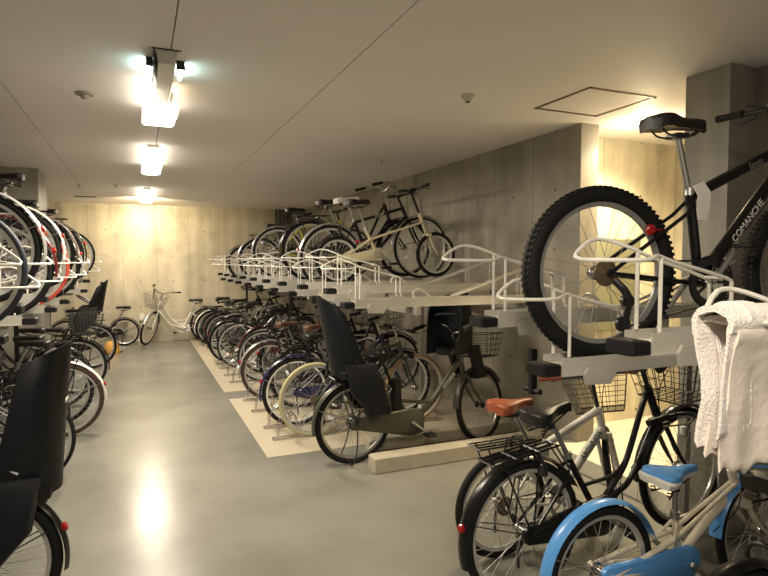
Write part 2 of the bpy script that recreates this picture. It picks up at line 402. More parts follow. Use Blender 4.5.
def g_saddle(wide=1.0, L=.27):
    def f():
        st = [(-.5,.03,.0),(-.47,.070,.0),(-.40,.082,.006),(-.28,.080,.008),(-.14,.060,.004),(0,.038,.0),(.18,.024,-.002),(.36,.020,-.002),(.46,.017,-.006),(.5,.006,-.014)]
        secs = []
        for t, w, z in st:
            w *= wide; dep = .05 if t < 0 else .034
            sec = []
            for k in range(9):
                a = PI*k/8; sec.append((t*L, w*math.cos(a), z+.022*math.sin(a)**.6 if 0 < k < 8 else z))
            sec.append((t*L, -w*.9, z-dep*.7)); sec.append((t*L, -w*.35, z-dep*.55)); sec.append((t*L, w*.35, z-dep*.55)); sec.append((t*L, w*.9, z-dep*.7))
            secs.append(sec)
        return G().loft(secs)
    return f
def g_springs():
    g = G()
    for s in (-1, 1):
        pts = [(-.09+.011*math.cos(i*.9), s*.045+.011*math.sin(i*.9), -.085+.0021*i) for i in range(30)]
        g.tube(pts, .0028, 5)
    g.tube([(-.10,.05,-.088),(-.03,.018,-.07),(.09,.012,-.03)], .004, 6); g.tube([(-.10,-.05,-.088),(-.03,-.018,-.07),(.09,-.012,-.03)], .004, 6)
    g.box((-.035,-.022,-.082),(.0,.022,-.055))
    return g
def g_basket(tx, ty, bx, by, h, nx=6, nz=4, r=.0022):
    def f():
        g = G()
        def ring(k):
            x = bx+(tx-bx)*k; y = by+(ty-by)*k; z = h*k
            return [(-x/2,-y/2,z),(x/2,-y/2,z),(x/2,y/2,z),(-x/2,y/2,z)]
        for i in range(nz+1):
            k = i/nz; q = ring(k); rr = .0042 if i in (0, nz) else r
            for a in range(4): g.tube([q[a], q[(a+1) % 4]], rr, 5)
        b, t_ = ring(0), ring(1)
        for a in range(4):
            for i in range(nx+1):
                u = i/nx
                p = Vector(b[a]).lerp(Vector(b[(a+1) % 4]), u); q = Vector(t_[a]).lerp(Vector(t_[(a+1) % 4]), u)
                g.tube([p, q], r, 4, cap=False)
        for i in range(1, nx):
            u = i/nx
            g.tube([(-bx/2+bx*u, -by/2, 0), (-bx/2+bx*u, by/2, 0)], r, 4); g.tube([(-bx/2, -by/2+by*u, 0), (bx/2, -by/2+by*u, 0)], r, 4)
        return g
    return f
def g_chaincase(bb, ax, r1=.085, r2=.05, y0=-.062, y1=-.036):
    def f():
        (x1, z1), (x0, z0) = bb, ax
        a = math.atan2(z1-z0, x1-x0); out = []
        for i in range(13): t = a-PI/2+PI*i/12; out.append((x1+r1*math.cos(t), z1+r1*math.sin(t)))
        for i in range(9): t = a+PI/2+PI*i/8; out.append((x0+r2*math.cos(t), z0+r2*math.sin(t)))
        def sh(k): return [(x+(x1*.6+x0*.4-x)*k, z+(z1*.6+z0*.4-z)*k) for x, z in out]
        return G().loft([[(x, y1, z) for x, z in out], [(x, y0+.006, z) for x, z in out], [(x, y0, z) for x, z in sh(.06)]])
    return f
def g_ring(c, r, R2, y0, y1, teeth=0, arms=5):
    def f():
        g = G(); n = 40 if not teeth else teeth*2; secs = []
        for i in range(n):
            a = 2*PI*i/n; ro = R2+(.004 if teeth and i % 2 else 0)
            secs.append([(c[0]+q*math.cos(a), y, c[1]+q*math.sin(a)) for q, y in ((r, y0), (ro, y0), (ro, y1), (r, y1))])
        g.loft(secs, closed=True)
        for k in range(arms):
            a = 2*PI*k/arms; g.tube([(c[0], (y0+y1)/2, c[1]), (c[0]+r*math.cos(a), (y0+y1)/2, c[1]+r*math.sin(a))], .006, 6)
        return g
    return f
def seat_shell(w, h, d, top_round=.06, lean=.12, slope=.8):
    """child seat bucket: U sections lofted up the back; open towards +x. base at z=0"""
    g = G(); secs = []; N = 12
    for i in range(11):
        k = i/10; z = h*k
        ww = w*(.72+.28*math.sin(PI*min(1, k*1.15+.1)/1.6)) if k < .9 else w*(.93-.9*(k-.9))
        dd = d*(1.0-.62*k) if k < .35 else d*(.78-.30*(k-.35))
        x0 = -lean*k
        o = []; ii = []
        for j in range(N+1):
            t = PI*(j/N)-PI/2
            c = abs(math.cos(t))**.7 if abs(math.cos(t)) > 1e-6 else 0
            xo = x0+dd-dd*1.12*c; xi = xo+.016*math.cos(t)
            o.append((xo, ww/2*math.sin(t), z-(xo-x0)*slope*k))
            ii.append((xi, (ww/2-.014)*math.sin(t), z-(xi-x0)*slope*k))
        secs.append(o+ii[::-1])
    g.loft(secs)
    return g
def rear_child_seat(p, label=None, X=(-.06, .74), h=.56, tilt=.16, m=None, slope=.8):
    m = m or SEATP
    M = Matrix.Translation((X[0], 0, X[1]))
    s = part('child_seat', (lambda: seat_shell(.38, h, .24, lean=tilt, slope=slope)), m, p, key=('rcs', h, tilt, slope), M=M, label=label)
    part('cushion', (lambda: G().rbox((-.0, -.13, -.03), (.27, .13, .05), .03)), BLKP, s, key='cush')
    for sd in (-1, 1): part('footrest', (lambda: leg_guard(sd)), m, s, key=('lg', sd))
    part('headrest_pad', (lambda: G().rbox((-tilt*.75+.03, -.11, h*.62), (-tilt*.85+.075, .11, h*.95), .02)), BLKP, s, key=('hp', h, tilt))
    part('grab_bar', (lambda: G().tube(crv([(.10,.16,.12),(.22,.15,.20),(.30,.09,.25),(.31,0,.26),(.30,-.09,.25),(.22,-.15,.20),(.10,-.16,.12)], 4), .011, 8)), DARKM, s, key='gb')
    return s
def leg_guard(s):
    g = G()
    out = [(.02,.10),(.26,.10),(.33,-.04),(.38,-.24),(.34,-.31),(.20,-.28),(.06,-.12)]
    y0, y1 = s*.145, s*.185
    cx, cz = .19, -.16
    inn = [(cx+(x-cx)*.9, cz+(z-cz)*.9) for x, z in out]
    g.loft([[(x, y0, z) for x, z in out], [(x, (y0+y1)/2, z) for x, z in out], [(x, y1, z) for x, z in inn]])
    g.box((.20, min(s*.08, y1), -.31), (.38, max(s*.08, y1), -.28))
    return g
def child_seat_front(p, ctr, Ms):
    s = part('child_seat', (lambda: seat_shell(.38, .50, .36, lean=-.03, slope=.3).xf(Matrix.Rotation(PI, 4, 'Z'))), SEATP, p, key='fcs', M=Ms @ Matrix.Translation((ctr[0]+.16, 0, ctr[1]-.15)), label='black bucket child seat on the handlebar')
    part('cushion', (lambda: G().rbox((-.28, -.12, -.02), (.0, .12, .05), .03)), BLKP, s, key='cush2')
    part('footrest', (lambda: G().loft([[(-.10,-.14,.05),(-.10,-.10,.05),(-.02,-.10,.05),(.02,-.14,.05)],[(-.02,-.13,-.22),(-.02,-.09,-.22),(.08,-.09,-.22),(.10,-.13,-.22)]]).loft([[(-.10,.10,.05),(-.10,.14,.05),(.02,.14,.05),(-.02,.10,.05)],[(-.02,.09,-.22),(-.02,.13,-.22),(.10,.13,-.22),(.08,.09,-.22)]]).box((-.02,-.13,-.24),(.12,.13,-.22))), SEATP, s, key='fr2')
    part('grab_bar', (lambda: G().tube(crv([(-.05,.15,.30),(-.22,.13,.32),(-.27,0,.33),(-.22,-.13,.32),(-.05,-.15,.30)], 4), .010, 8)), DARKM, s, key='gb2')

def bike(label, x, y, z=0, hd=0, kind='city', name='bicycle', group=None, pitch=0, lean=0, steer=0,
         frame=BLK, style=None, tyre=RUB, rim=RIMM, fender=BLK, fork=None, saddle=LEA, grip=BLKP, case='same',
         rack=True, basket=None, basket_m=BLK, cseat=None, fseat=False, text=None, stand=True, lamp=True, knob=False,
         reflector=True, tagp=False, lod=0, bar_m=None, rring=True, R=None, wrefl=False, cat='bicycle', seat_up=0, tirefront=None):
    q = dict(GEO[kind]); q['R'] = R or q['R']
    Rr, tw, wb = q['R'], q['tw'], q['wb']; bb, st, sad, hl, ht = [Vector((a[0], 0, a[1])) for a in (q['bb'], q['st'], q['sad'], q['hl'], q['ht'])]
    sad = sad+Vector((-.2*seat_up, 0, seat_up))
    t = thing(name, label, cat, (x, y, z), (lean, -pitch, hd), group)
    if lod and random.random() < .5: reflector = False
    style = style or {'city': 'step', 'ebike': 'single', 'mtb': 'diamond', 'cross': 'diamond', 'mini': 'long', 'kid': 'long', 'junior': 'diamond', 'fold': 'single'}[kind]
    fork = fork or frame; bar_m = bar_m or (STEEL if q['bar'] == 'city' else BLK)
    ax = (ht-hl).normalized(); K = (kind, style)
    Ms = Matrix.Translation(hl) @ Matrix.Rotation(steer, 4, ax) @ Matrix.Translation(-hl)
    ra = Vector((0, 0, Rr)); fa = Vector((wb, 0, Rr))
    # wheels
    for wh, c, MM in ((0, ra, Matrix.Identity(4)), (1, fa, Ms)):
        w = part('wheel', g_rim(Rr, tw), rim, t, key=(Rr, tw), M=MM @ Matrix.Translation(c))
        part('tyre', g_tyre(Rr, tw, knob), tirefront if (wh and tirefront) else tyre, w, key=(Rr, tw, knob))
        part('spokes', g_spokes(Rr, tw), SPOKE, w, key=(Rr, tw), smooth=False)
        part('hub', g_hub(wh == 0 and kind == 'ebike'), STEEL if kind != 'ebike' else DARKM, w, key=(wh == 0 and kind == 'ebike'))
        if wrefl or (lod == 0 and random.random() < .5):
            a = random.uniform(0, 6.28)
            part('reflector', (lambda: G().rbox((-.022, -.012, -.012), (.022, .012, .012), .004)), WREF, w, key='wr', M=Matrix.Rotation(a, 4, 'Y') @ Matrix.Translation((Rr*.62, 0, 0)), label='white wheel reflector')
    # frame
    def frame_g():
        g = G(); th = {'diamond': .019, 'step': .016, 'single': .024, 'long': .016}[style]
        if kind == 'mtb': th = .027
        if kind == 'junior': th = .026
        g.tube([hl-ax*.02, ht+ax*.01], .021, 12)
        g.tube([bb, st], .0165 if kind != 'mtb' else .02, 10)
        g.cyl(bb+Vector((0,-.036,0)), bb+Vector((0,.036,0)), .024, 14)
        if style == 'diamond':
            g.tube([st-Vector((0,0,.015)), ht-ax*.01], th*.85, 12); g.tube([hl+ax*.02, bb], th, 12)
        elif style == 'step':
            a = ht-ax*.02; g.tube(crv([a, a+Vector((-.05,0,-.06)), Vector((.70,0,.50)), Vector((.60,0,.40)), bb+Vector((.02,0,.02))], 5), .016, 10)
            s = bb.lerp(st, .48); b = hl+ax*.02
            g.tube(crv([b, b+Vector((-.05,0,-.07)), Vector((.72,0,.39)), Vector((.62,0,.34)), bb+Vector((.03,0,.0))], 5), .015, 10)
            g.tube(crv([Vector((.70,0,.50)), Vector((.60,0,.44)), s], 4), .010, 8)
        elif style == 'single':
            a = (hl+ht)/2; g.tube(crv([a, a+Vector((-.10,0,-.10)), Vector((bb.x+.20,0,.40)), bb+Vector((.02,0,.01))], 6), .026, 12)
            g.tube([bb.lerp(st,.55), Vector((bb.x+.20,0,.41))], .014, 8)
        elif style == 'long':
            a = (hl+ht)/2
            for s in (-1, 1): g.tube([a+Vector((0,s*.012,.01)), bb.lerp(st,.6)+Vector((0,s*.022,0)), ra+Vector((0,s*.058,0))], .010, 8)
            if kind == 'kid': g.tube(crv([a-ax*.03, Vector((.66,0,.40)), bb], 4), .021, 10)
        for s in (-1, 1):
            g.tube([bb+Vector((-.02,s*.02,0)), bb+Vector((-.10,s*.045,0)), ra+Vector((0,s*.06,0))], .0095, 8)
            if style != 'long' or kind == 'kid':
                g.tube([st+Vector((-.0,s*.014,-.03)), st+Vector((-.05,s*.04,-.09)), ra+Vector((0,s*.06,0))], .008, 8)
            g.cyl(ra+Vector((0,s*.052,0)), ra+Vector((0,s*.068,0)), .016, 10)
        return g
    fr = part('frame', frame_g, frame, t, key=K)
    # text on the tube
    if text:
        s_, size, tube, mm, frac = text
        a, b = ((bb, hl+ax*.02) if tube == 'down' else (st-Vector((0,0,.015)), ht-ax*.01))
        d = (b-a).normalized(); zax = Vector((0,-1,0)); yax = zax.cross(d); c = a.lerp(b, frac)+Vector((0,-(.0275 if kind in ('mtb','junior') else .0225 if kind != 'ebike' else .027),0))
        if tube == 'down' and kind == 'ebike': c = Vector((.87,0,.585))+Vector((0,-.029,0)); d = Vector((.707,0,.707)); yax = zax.cross(d)
        if kind == 'junior':
            zax = Matrix.Rotation(math.radians(38), 3, d) @ zax
            if zax.z < 0: zax = Matrix.Rotation(math.radians(-76), 3, d) @ zax
            yax = zax.cross(d); c = a.lerp(b, frac)+zax*.0268
        M3 = Matrix((d, yax, zax)).transposed().to_4x4()
        text_part('lettering', s_, size, mm, fr, Matrix.Translation(c) @ M3)
    # fork
    def fork_g():
        g = G(); sus = kind == 'mtb'; c = hl-ax*.03; w = .05 if sus else .038
        g.box((c.x-.022, -w-.012, c.z-.015), (c.x+.022, w+.012, c.z+.015))
        for s in (-1, 1):
            if sus:
                m_ = c.lerp(fa, .5)+Vector((.015,s*w,0)); g.tube([c+Vector((0,s*w,0)), m_], .013, 10); g.tube([m_, fa+Vector((0,s*w,0))], .019, 10)
            else:
                k = c.lerp(fa, .62)+Vector((-.012,s*w*1.05,0)); g.tube(crv([c+Vector((0,s*w,0)), k, fa+Vector((0,s*.05,0))], 5), [.013]*6+[.011]*2+[.008]*3, 8)
        return g
    part('fork', fork_g, fork, t, key=(K, Rr), M=Ms)
    # seat post + saddle
    sp = part('seat_post', (lambda: G().tube([st.lerp(bb,.1), sad+Vector((.0,0,-.045))], .0125, 10).cyl(st+Vector((0,0,-.01)), st+Vector((0,0,.02)), .021, 10)), ALU if kind != 'ebike' else BLK, t, key=(K, seat_up))
    s_o = part('saddle', g_saddle(.95 if kind in ('mtb','cross') else 1.15, .28 if kind in ('mtb','cross') else .26), saddle, t, key=kind in ('mtb','cross'), M=Matrix.Translation(sad+Vector((.0,0,.0))) @ Matrix.Rotation(-.03, 4, 'Y'))
    if kind in ('mtb', 'cross', 'junior', 'fold', 'mini'):
        part('saddle_rails', (lambda: G().tube(crv([(-.10,.03,-.03),(-.06,.028,-.055),(.05,.02,-.055),(.10,.008,-.03)],4), .004, 6).tube(crv([(-.10,-.03,-.03),(-.06,-.028,-.055),(.05,-.02,-.055),(.10,-.008,-.03)],4), .004, 6).box((-.03,-.03,-.065),(.03,.03,-.045))), DARKM, s_o, key='rails')
    else: part('saddle_rails', g_springs, DARKM, s_o, key='spr')
    if kind == 'kid':
        part('saddle_trim', (lambda: G().add([v for v in g_saddle(1.22, .275)().v], g_saddle(1.22, .275)().f).xf(Matrix.Translation((-.006,0,-.012)) @ Matrix.Diagonal((1,1,.62,1)))), WHITE, s_o, key='trim', label='white lower rim of the saddle')
    # handlebar
    hc = ht+ax*q['stem']
    def bar_g():
        g = G(); g.tube([ht, hc], .0125, 10)
        if q['bar'] == 'city':
            c = hc+Vector((.02,0,.01)); pts = []
            h = [(0,0,0),(.03,.05,.015),(.05,.13,.06),(.0,.21,.085),(-.08,.25,.075),(-.20,.265,.05)]
            L_ = [(c.x+a, b, c.z+d) for a, b, d in h]; pts = [(p[0], -p[1], p[2]) for p in L_[::-1]][:-1]+L_
            g.tube(crv(pts, 4), .011, 8)
        else:
            c = hc+Vector((.07,0,.01)); g.tube([hc, c], .014, 10)
            g.tube([(c.x-.03,-.29,c.z+.01),(c.x,-.08,c.z),(c.x,.08,c.z),(c.x-.03,.29,c.z+.01)], .0125, 10)
        return g
    hb = part('handlebar', bar_g, bar_m, t, key=K, M=Ms)
    for s in (-1, 1):
        if q['bar'] == 'city':
            c = hc+Vector((.02,0,.01)); p1 = c+Vector((-.10,s*.253,.072)); p2 = c+Vector((-.22,s*.267,.046)); lv = [c+Vector((.02,s*.19,.075)), c+Vector((-.03,s*.19,.045)), c+Vector((-.15,s*.235,.03))]
        else:
            c = hc+Vector((.07,0,.01)); p1 = c+Vector((-.018,s*.17,.006)); p2 = c+Vector((-.031,s*.30,.01)); lv = [c+Vector((0,s*.14,0)), c+Vector((.04,s*.16,-.01)), c+Vector((.045,s*.25,-.02))]
        part('grip', (lambda: G().tube([p1, p1.lerp(p2,.5), p2], [.017,.0165,.018], 10)), grip, hb, key=(K, s))
        part('brake_lever', (lambda: G().tube(crv(lv, 4), .005, 6)), STEEL if q['bar'] == 'city' else DARKM, hb, key=(K, s))
    if lod < 2:
        part('brake_cable', (lambda: G().tube(crv([hc+Vector((.06,.16,.05)), hc+Vector((.16,.10,.02)), hc+Vector((.12,.02,-.10)), hl+Vector((.03,0,.0))], 5), .0025, 4).tube(crv([hc+Vector((.06,-.16,.05)), hc+Vector((.17,-.09,.03)), hc+Vector((.10,-.03,-.14)), hl+Vector((-.03,-.02,-.05)), bb.lerp(hl,.5)+Vector((0,-.02,-.02))], 5), .0025, 4)), BLKP, t, key=K, M=Ms)
    # drivetrain
    ca = Vector((.11,0,.15)) if kind == 'mtb' else Vector((.12,0,-.10))
    cr = part('crankset', (lambda: G().cyl(bb+Vector((0,-.07,0)), bb+Vector((0,.06,0)), .011, 10).tube([bb+Vector((0,-.072,0)), bb+ca+Vector((0,-.085,0))], [.013,.010], 8).tube([bb+Vector((0,.062,0)), bb-ca+Vector((0,.075,0))], [.013,.010], 8)), ALU, t, key=K)
    for s, p in ((-1, bb+ca+Vector((0,-.135,0))), (1, bb-ca+Vector((0,.125,0)))):
        part('pedal', (lambda: G().rbox((p.x-.045, p.y-.042, p.z-.012), (p.x+.045, p.y+.042, p.z+.012), .008)), BLKP, cr, key=(K, s))
    if case is not None:
        cm = frame if case == 'same' else case
        big = .115 if kind == 'ebike' else {'kid': .075, 'mini': .062}.get(kind, .10)
        part('chain_case', g_chaincase((bb.x, bb.z), (.0, Rr), big, .045 if kind != 'mini' else .03), cm, t, key=(K, Rr))
        if kind == 'mini': part('chainring', g_ring((bb.x, bb.z), .035, .062, -.068, -.064, 30), ALU, t, key=K)
        if kind == 'ebike': part('motor_unit', (lambda: G().rbox((bb.x-.10, -.05, bb.z-.11), (bb.x+.13, .05, bb.z+.07), .03)), BLKP, t, key='mot'); part('battery', (lambda: G().rbox((bb.x-.17, -.045, bb.z+.06), (bb.x-.09, .045, bb.z+.36), .015)), BLKP, t, key='bat')
    else:
        part('chainring', g_ring((bb.x, bb.z), .070, .092 if kind != 'mtb' else .100, -.060, -.056, 40), ALU if kind != 'mtb' else DARKM, t, key=K)
        if kind == 'mtb': part('chainring_guard', g_ring((bb.x, bb.z), .102, .110, -.066, -.062, 0, 0), BLKP, t, key=K)
        part('cassette', (lambda: (lambda g: [g.lathe_y((0,0,Rr), [(.012,-.030-.004*i),(.052-.006*i,-.030-.004*i),(.052-.006*i,-.0325-.004*i),(.012,-.0325-.004*i)], 28) for i in range(6)] and g)(G())), mat('sprocket_steel', (.22, .17, .11), .4, .6), t, key=Rr)
        dm = Rr-.10
        part('derailleur', (lambda: G().tube(crv([(.0,-.065,Rr-.02),(.02,-.085,Rr-.05),(.045,-.08,Rr-.08)],4), .012, 8).lathe_y((.045,-.07,Rr-.085), [(.004,-.006),(.022,-.006),(.022,.006),(.004,.006)], 16).lathe_y((.03,-.07,Rr-.155), [(.004,-.006),(.024,-.006),(.024,.006),(.004,.006)], 16).obox(Vector((.038,-.078,Rr-.12)), (.022,.006,.10), Matrix.Rotation(.2,3,'Y')).xf(Matrix.Translation((0,0,Rr)) @ Matrix.Scale(1.25,4) @ Matrix.Translation((0,0,-Rr)))), DARKM, t, key=Rr)
        def chain_g():
            g = G(); a = Vector((0,-.058,Rr+.045)); b = bb+Vector((0,-.058,.088)); g.tube([a, b], .004, 5)
            g.tube([Vector((.03,-.07,Rr-.215)), bb+Vector((0,-.058,-.088))], .004, 5); return g
        part('chain', chain_g, DARKM, t, key=K)
    # fenders
    if fender:
        f1 = part('fender', g_fender(Rr, 20, 190 if kind != 'kid' else 200), fender, t, key=(Rr,'r', kind == 'kid'), M=Matrix.Translation(ra))
        part('fender_stay', (lambda: G().tube([(0,.055,0),(-Rr*.93,.03,Rr*.42)], .003, 5).tube([(0,-.055,0),(-Rr*.93,-.03,Rr*.42)], .003, 5)), DARKM if fender.name == 'black_paint' else ALU, f1, key=Rr)
        part('fender', g_fender(Rr, 15, 165), fender, t, key=(Rr,'f'), M=Ms @ Matrix.Translation(fa) @ Matrix.Rotation(-math.radians(12), 4, 'Y'))
        if reflector:
            part('reflector', (lambda: G().tube([(.006,0,0),(-.008,0,0),(-.013,0,0)], [.02,.02,.014], 14)), RED, f1, key='rr', M=Matrix.Rotation(.35, 4, 'Y') @ Matrix.Translation((-(Rr+.026), 0, 0)), label='round red rear reflector')
    elif reflector:
        part('reflector', (lambda: G().tube([(0,0,0),(-.012,0,0),(-.018,0,0)], [.022,.022,.014], 14).tube([(0,0,0),(.08,0,0)], .004, 5)), RED, t, key='rs', M=Matrix.Translation((.21, -.03, Rr+.17)), label='round red rear reflector')
    # carrier
    if rack:
        top = Rr*2+.045
        def rack_g():
            g = G()
            for yy in (-.055, -.02, .02, .055): g.tube([(-.18, yy, top), (.20, yy, top)], .005, 6)
            for xx in (-.18, -.05, .08, .20): g.tube([(xx, -.06, top), (xx, .06, top)], .005, 6)
            for s in (-1, 1):
                g.tube([(-.13, s*.06, top), (0, s*.066, Rr)], .005, 6); g.tube([(.08, s*.06, top), (0, s*.066, Rr)], .005, 6)
                g.tube([(.20, s*.03, top), (st.x-.02, s*.02, st.z-.04)], .004, 6)
            return g
        part('carrier', rack_g, BLK if rack is True else rack, t, key=(K, Rr))
    if rring:
        def lock_g():
            pts = [Vector((.10+.055*0, .055*math.cos(a), Rr+.30+.06*math.sin(a))) for a in [(-.3+i*(PI+.6)/10) for i in range(11)]]
            return G().tube(pts, .009, 8).rbox((.085, -.07, Rr+.26), (.115, -.035, Rr+.32), .006)
        part('wheel_lock', lock_g, DARKM, t, key=Rr)
    if stand:
        part('kickstand', (lambda: G().tube(crv([(0,.07,Rr-.02),(-.02,.11,.15),(-.06,.12,.035),(-.06,0,.03),(-.06,-.12,.035),(-.02,-.11,.15),(0,-.07,Rr-.02)], 4), .006, 6) if kind in ('ebike',) else G().tube([(.02,.07,Rr-.03),(.03,.10,.16),(.05,.13,.07)], .008, 8)), DARKM, t, key=K)
    if lamp:
        part('headlamp', (lambda: G().tube([hl+Vector((.05,0,-.02)), hl+Vector((.09,0,-.02)), hl+Vector((.12,0,-.02))], [.014,.028,.030], 14).tube([hl+Vector((.0,0,-.02)), hl+Vector((.06,0,-.02))], .006, 6)), BLKP, t, key=K, M=Ms)
    if basket:
        if basket == 'front':
            part('basket', g_basket(.30, .38, .22, .27, .24), basket_m, t, key='bf', M=Ms @ Matrix.Translation((hc.x+.24, 0, hc.z-.22)))
        elif basket == 'low':
            part('basket', g_basket(.26, .34, .20, .26, .20), basket_m, t, key='bl', M=Ms @ Matrix.Translation((hc.x+.36, 0, hc.z-.22)))
        elif basket == 'rear':
            part('basket', g_basket(.36, .40, .28, .30, .24, 9, 7, .003), basket_m, t, key='br', M=Matrix.Translation((-.12, 0, Rr*2+.06)))
    if cseat: rear_child_seat(t, **(cseat if isinstance(cseat, dict) else {}))
    if fseat: child_seat_front(t, (hc.x, hc.z), Ms)
    if tagp:
        part('paper_tag', (lambda: G().loft([[(.405,-.030,.69),(.455,-.034,.71),(.455,-.031,.71),(.405,-.027,.69)],[(.42,-.044,.65),(.475,-.052,.665),(.475,-.049,.665),(.42,-.041,.65)],[(.42,-.038,.60),(.48,-.046,.61),(.48,-.043,.61),(.42,-.035,.60)],[(.435,-.030,.555),(.475,-.036,.55),(.475,-.033,.55),(.435,-.027,.555)]])), PAPER, t, label='white paper tag looped round the seat tube')
    return t

# ================================================================ RACKS
ORD = ['first','second','third','fourth','fifth','sixth','seventh','eighth','ninth','tenth','eleventh','twelfth','thirteenth','fourteenth','fifteenth','sixteenth','seventeenth','eighteenth','nineteenth']
def g_hoop(side, w=.0065):
    g = G(); hz = .255
    for s in (-1, 1):
        # blunt looped tail tilted up on its far side, sloping rail, then down into the tray
        up = (.05 if side > 0 else .085) if s*side > 0 else -.012
        g.tube(crv([(-.235,0,hz-.010),(-.225,s*.035,hz-.008+up*.25),(-.12,s*.085,hz+up),(-.05,s*.085,hz+.002+up),(.02,s*.05,hz+.006+up*.4),(.10,s*.04,hz-.015+up*.2),(.34,s*.04,hz-.07),(.37,s*.04,hz-.10),(.37,s*.04,.06),(.385,s*.04,.03)], 3), w, 7)
        g.tube([(.04, s*.045, hz+.002+up*.3), (.04, s*.045, .02)], w, 7)
    g.tube([(.34,-.04,hz-.07),(.34,.04,hz-.07)], .0055, 6)
    return g
def tray(x, y, z, side, label, group, L=1.62, rise=0, bx=(.45, 1.5), w=.0065, ramp=False):
    t = thing('bicycle_rack_tray', label, 'bicycle rack', (x, y, z), (0, 0, 0 if side > 0 else PI), group)
    part('rail', (lambda: G().box((.0,-.055,-.045),(L,-.050,.018)).box((.0,.050,-.045),(L,.055,.018)).box((.0,-.05,-.012),(L,.05,-.006)).box((.0,-.062,-.05),(L,-.05,-.044)).box((0,.05,-.05),(L,.062,-.044))), TRAYM, t, key=L, smooth=False)
    part('end_cap', (lambda: G().rbox((-.085,-.056,-.048),(.0,.056,-.004), .008)), BLKP, t, key='cap')
    part('wheel_guard', (lambda: g_hoop(side, w)), RACKW, t, key=('hoop', side, w))
    if ramp: part('ramp_bar', (lambda: G().tube([(.85,-.03,.02),(1.55,-.03,.24)], .008, 6).tube([(.85,.03,.02),(1.55,.03,.24)], .008, 6).tube([(1.2,-.03,.13),(1.2,.03,.13)], .005, 5).tube([(1.5,-.03,.225),(1.5,-.03,0)], .006, 5).tube([(1.5,.03,.225),(1.5,.03,0)], .006, 5).tube([(1.5,-.03,.12),(1.5,.03,.12)], .005, 5)), TRAYM, t, key='ramp')
    if rise:
        for b in bx: part('riser', (lambda: G().box((b-.03,-.05,-.05-rise),(b+.03,-.04,-.045)).box((b-.03,.04,-.05-rise),(b+.03,.05,-.045)).box((b-.03,-.05,-.05-rise),(b+.03,.05,-.044-rise))), TRAYM, t, key=(b, rise), smooth=False)
    part('bracket', (lambda: G().loft([[(x_, y_, z_) for x_, z_ in ((.10,-.085),(.22,-.09),(.25,-.045),(.24,-.02),(.11,-.02),(.09,-.045))] for y_ in (-.075,-.063)])), TRAYM, t, key='brk', smooth=False)
    part('catch_loop', (lambda: G().tube(crv([(.52,.0,-.01),(.50,0,.05),(.54,0,.08),(.60,0,.06),(.68,0,-.01)],4), .009, 6)), TRAYM, t, key='catch')
    return t
def rack_frame(x0, x1, ys, z, label, posts, short=False):
    t = thing('rack_frame', label, 'bicycle rack', (x0, ys[0], 0))
    dx = x1-x0; L = ys[1]-ys[0]
    for xx in (0, dx): part('beam', G().box((xx-.02, 0, z-.06), (xx+.02, L, z)), BEAMM, t, smooth=False)
    for yy in posts:
        for xx in (0, dx):
            if short and xx == 0 and yy > 2:
                xx = 1.82-x0
                tag(part('pull_lever', G().rbox((1.80, 2.30, .93), (1.835, 2.335, 1.165), .005).cyl((1.818, 2.26, .95), (1.818, 2.375, .95), .014), BLKP), 'short black lever hanging under the near right rack above the brown saddle', 'lever'); continue
            part('post', G().box((xx-.02, yy-ys[0]-.02, .012), (xx+.02, yy-ys[0]+.02, z-.06)).box((xx-.07, yy-ys[0]-.07, .007), (xx+.07, yy-ys[0]+.07, .016)), DARKM if xx == 0 else BEAMM, t, smooth=False)
        part('crossbar', G().box((0, yy-ys[0]-.02, z-.10), (dx, yy-ys[0]+.02, z-.06)), BEAMM, t, smooth=False)
    return t
ZL, ZH = 1.22, 1.36
XT = 1.44
# near right bank
for i, y in enumerate((.885, 1.32, 1.72, 2.13)):
    hi = i in (1, 3)
    lab = ['low rack tray with the white towel over its wire loop', 'raised rack tray with black end cap between towel and mountain bike', 'low rack tray that carries the black mountain bike', 'raised empty rack tray just behind the mountain bike rear wheel'][i]
    tray(XT, y, ZH if hi else ZL, 1, lab, 'trays of the near right upper rack', L=1.6, rise=ZH-ZL if hi else 0, bx=(1.01, 1.48), ramp=(i == 3))
rack_frame(2.45, 2.92, (.55, 2.36), 1.17, 'steel frame under the near right upper rack', (.62, 2.32), short=True)
# far right bank
XTF = 1.46
YS = [3.97+.415*i for i in range(19)]
for i, y in enumerate(YS):
    if i > 17: break
    tray(XTF, y, 1.385 if i % 2 else 1.30, 1, f'steel tray, {ORD[i]} counted from the front of the far right upper rack', 'trays of the far right upper rack', L=1.62, rise=.085 if i % 2 else 0, bx=(.49, 1.54), w=.0048, ramp=i in (0, 1, 2))
rack_frame(1.95, 3.0, (3.85, 11.5), 1.25, 'long steel frame under the far right upper rack', (5.85, 7.8, 11.3))
# left bank
LY = [3.0, 3.5, 4.0, 4.5, 5.0, 5.5, 6.0, 6.5, 7.0, 8.75, 9.2]
for i, y in enumerate(LY):
    tray(-.72, y, 1.22 if i % 2 else 1.34, -1, f'steel tray, {ORD[i]} counted from the front of the left upper rack', 'trays of the left upper rack', L=1.62, rise=0 if i % 2 else .12, bx=(.48, 1.56))
rack_frame(-1.2, -2.3, (2.8, 7.15), 1.17, 'steel frame under the left upper rack', (2.9, 7.1))
rack_frame(-1.2, -2.3, (8.65, 9.6), 1.17, 'short steel frame of the left upper rack beyond the pillar', (8.7, 9.55))

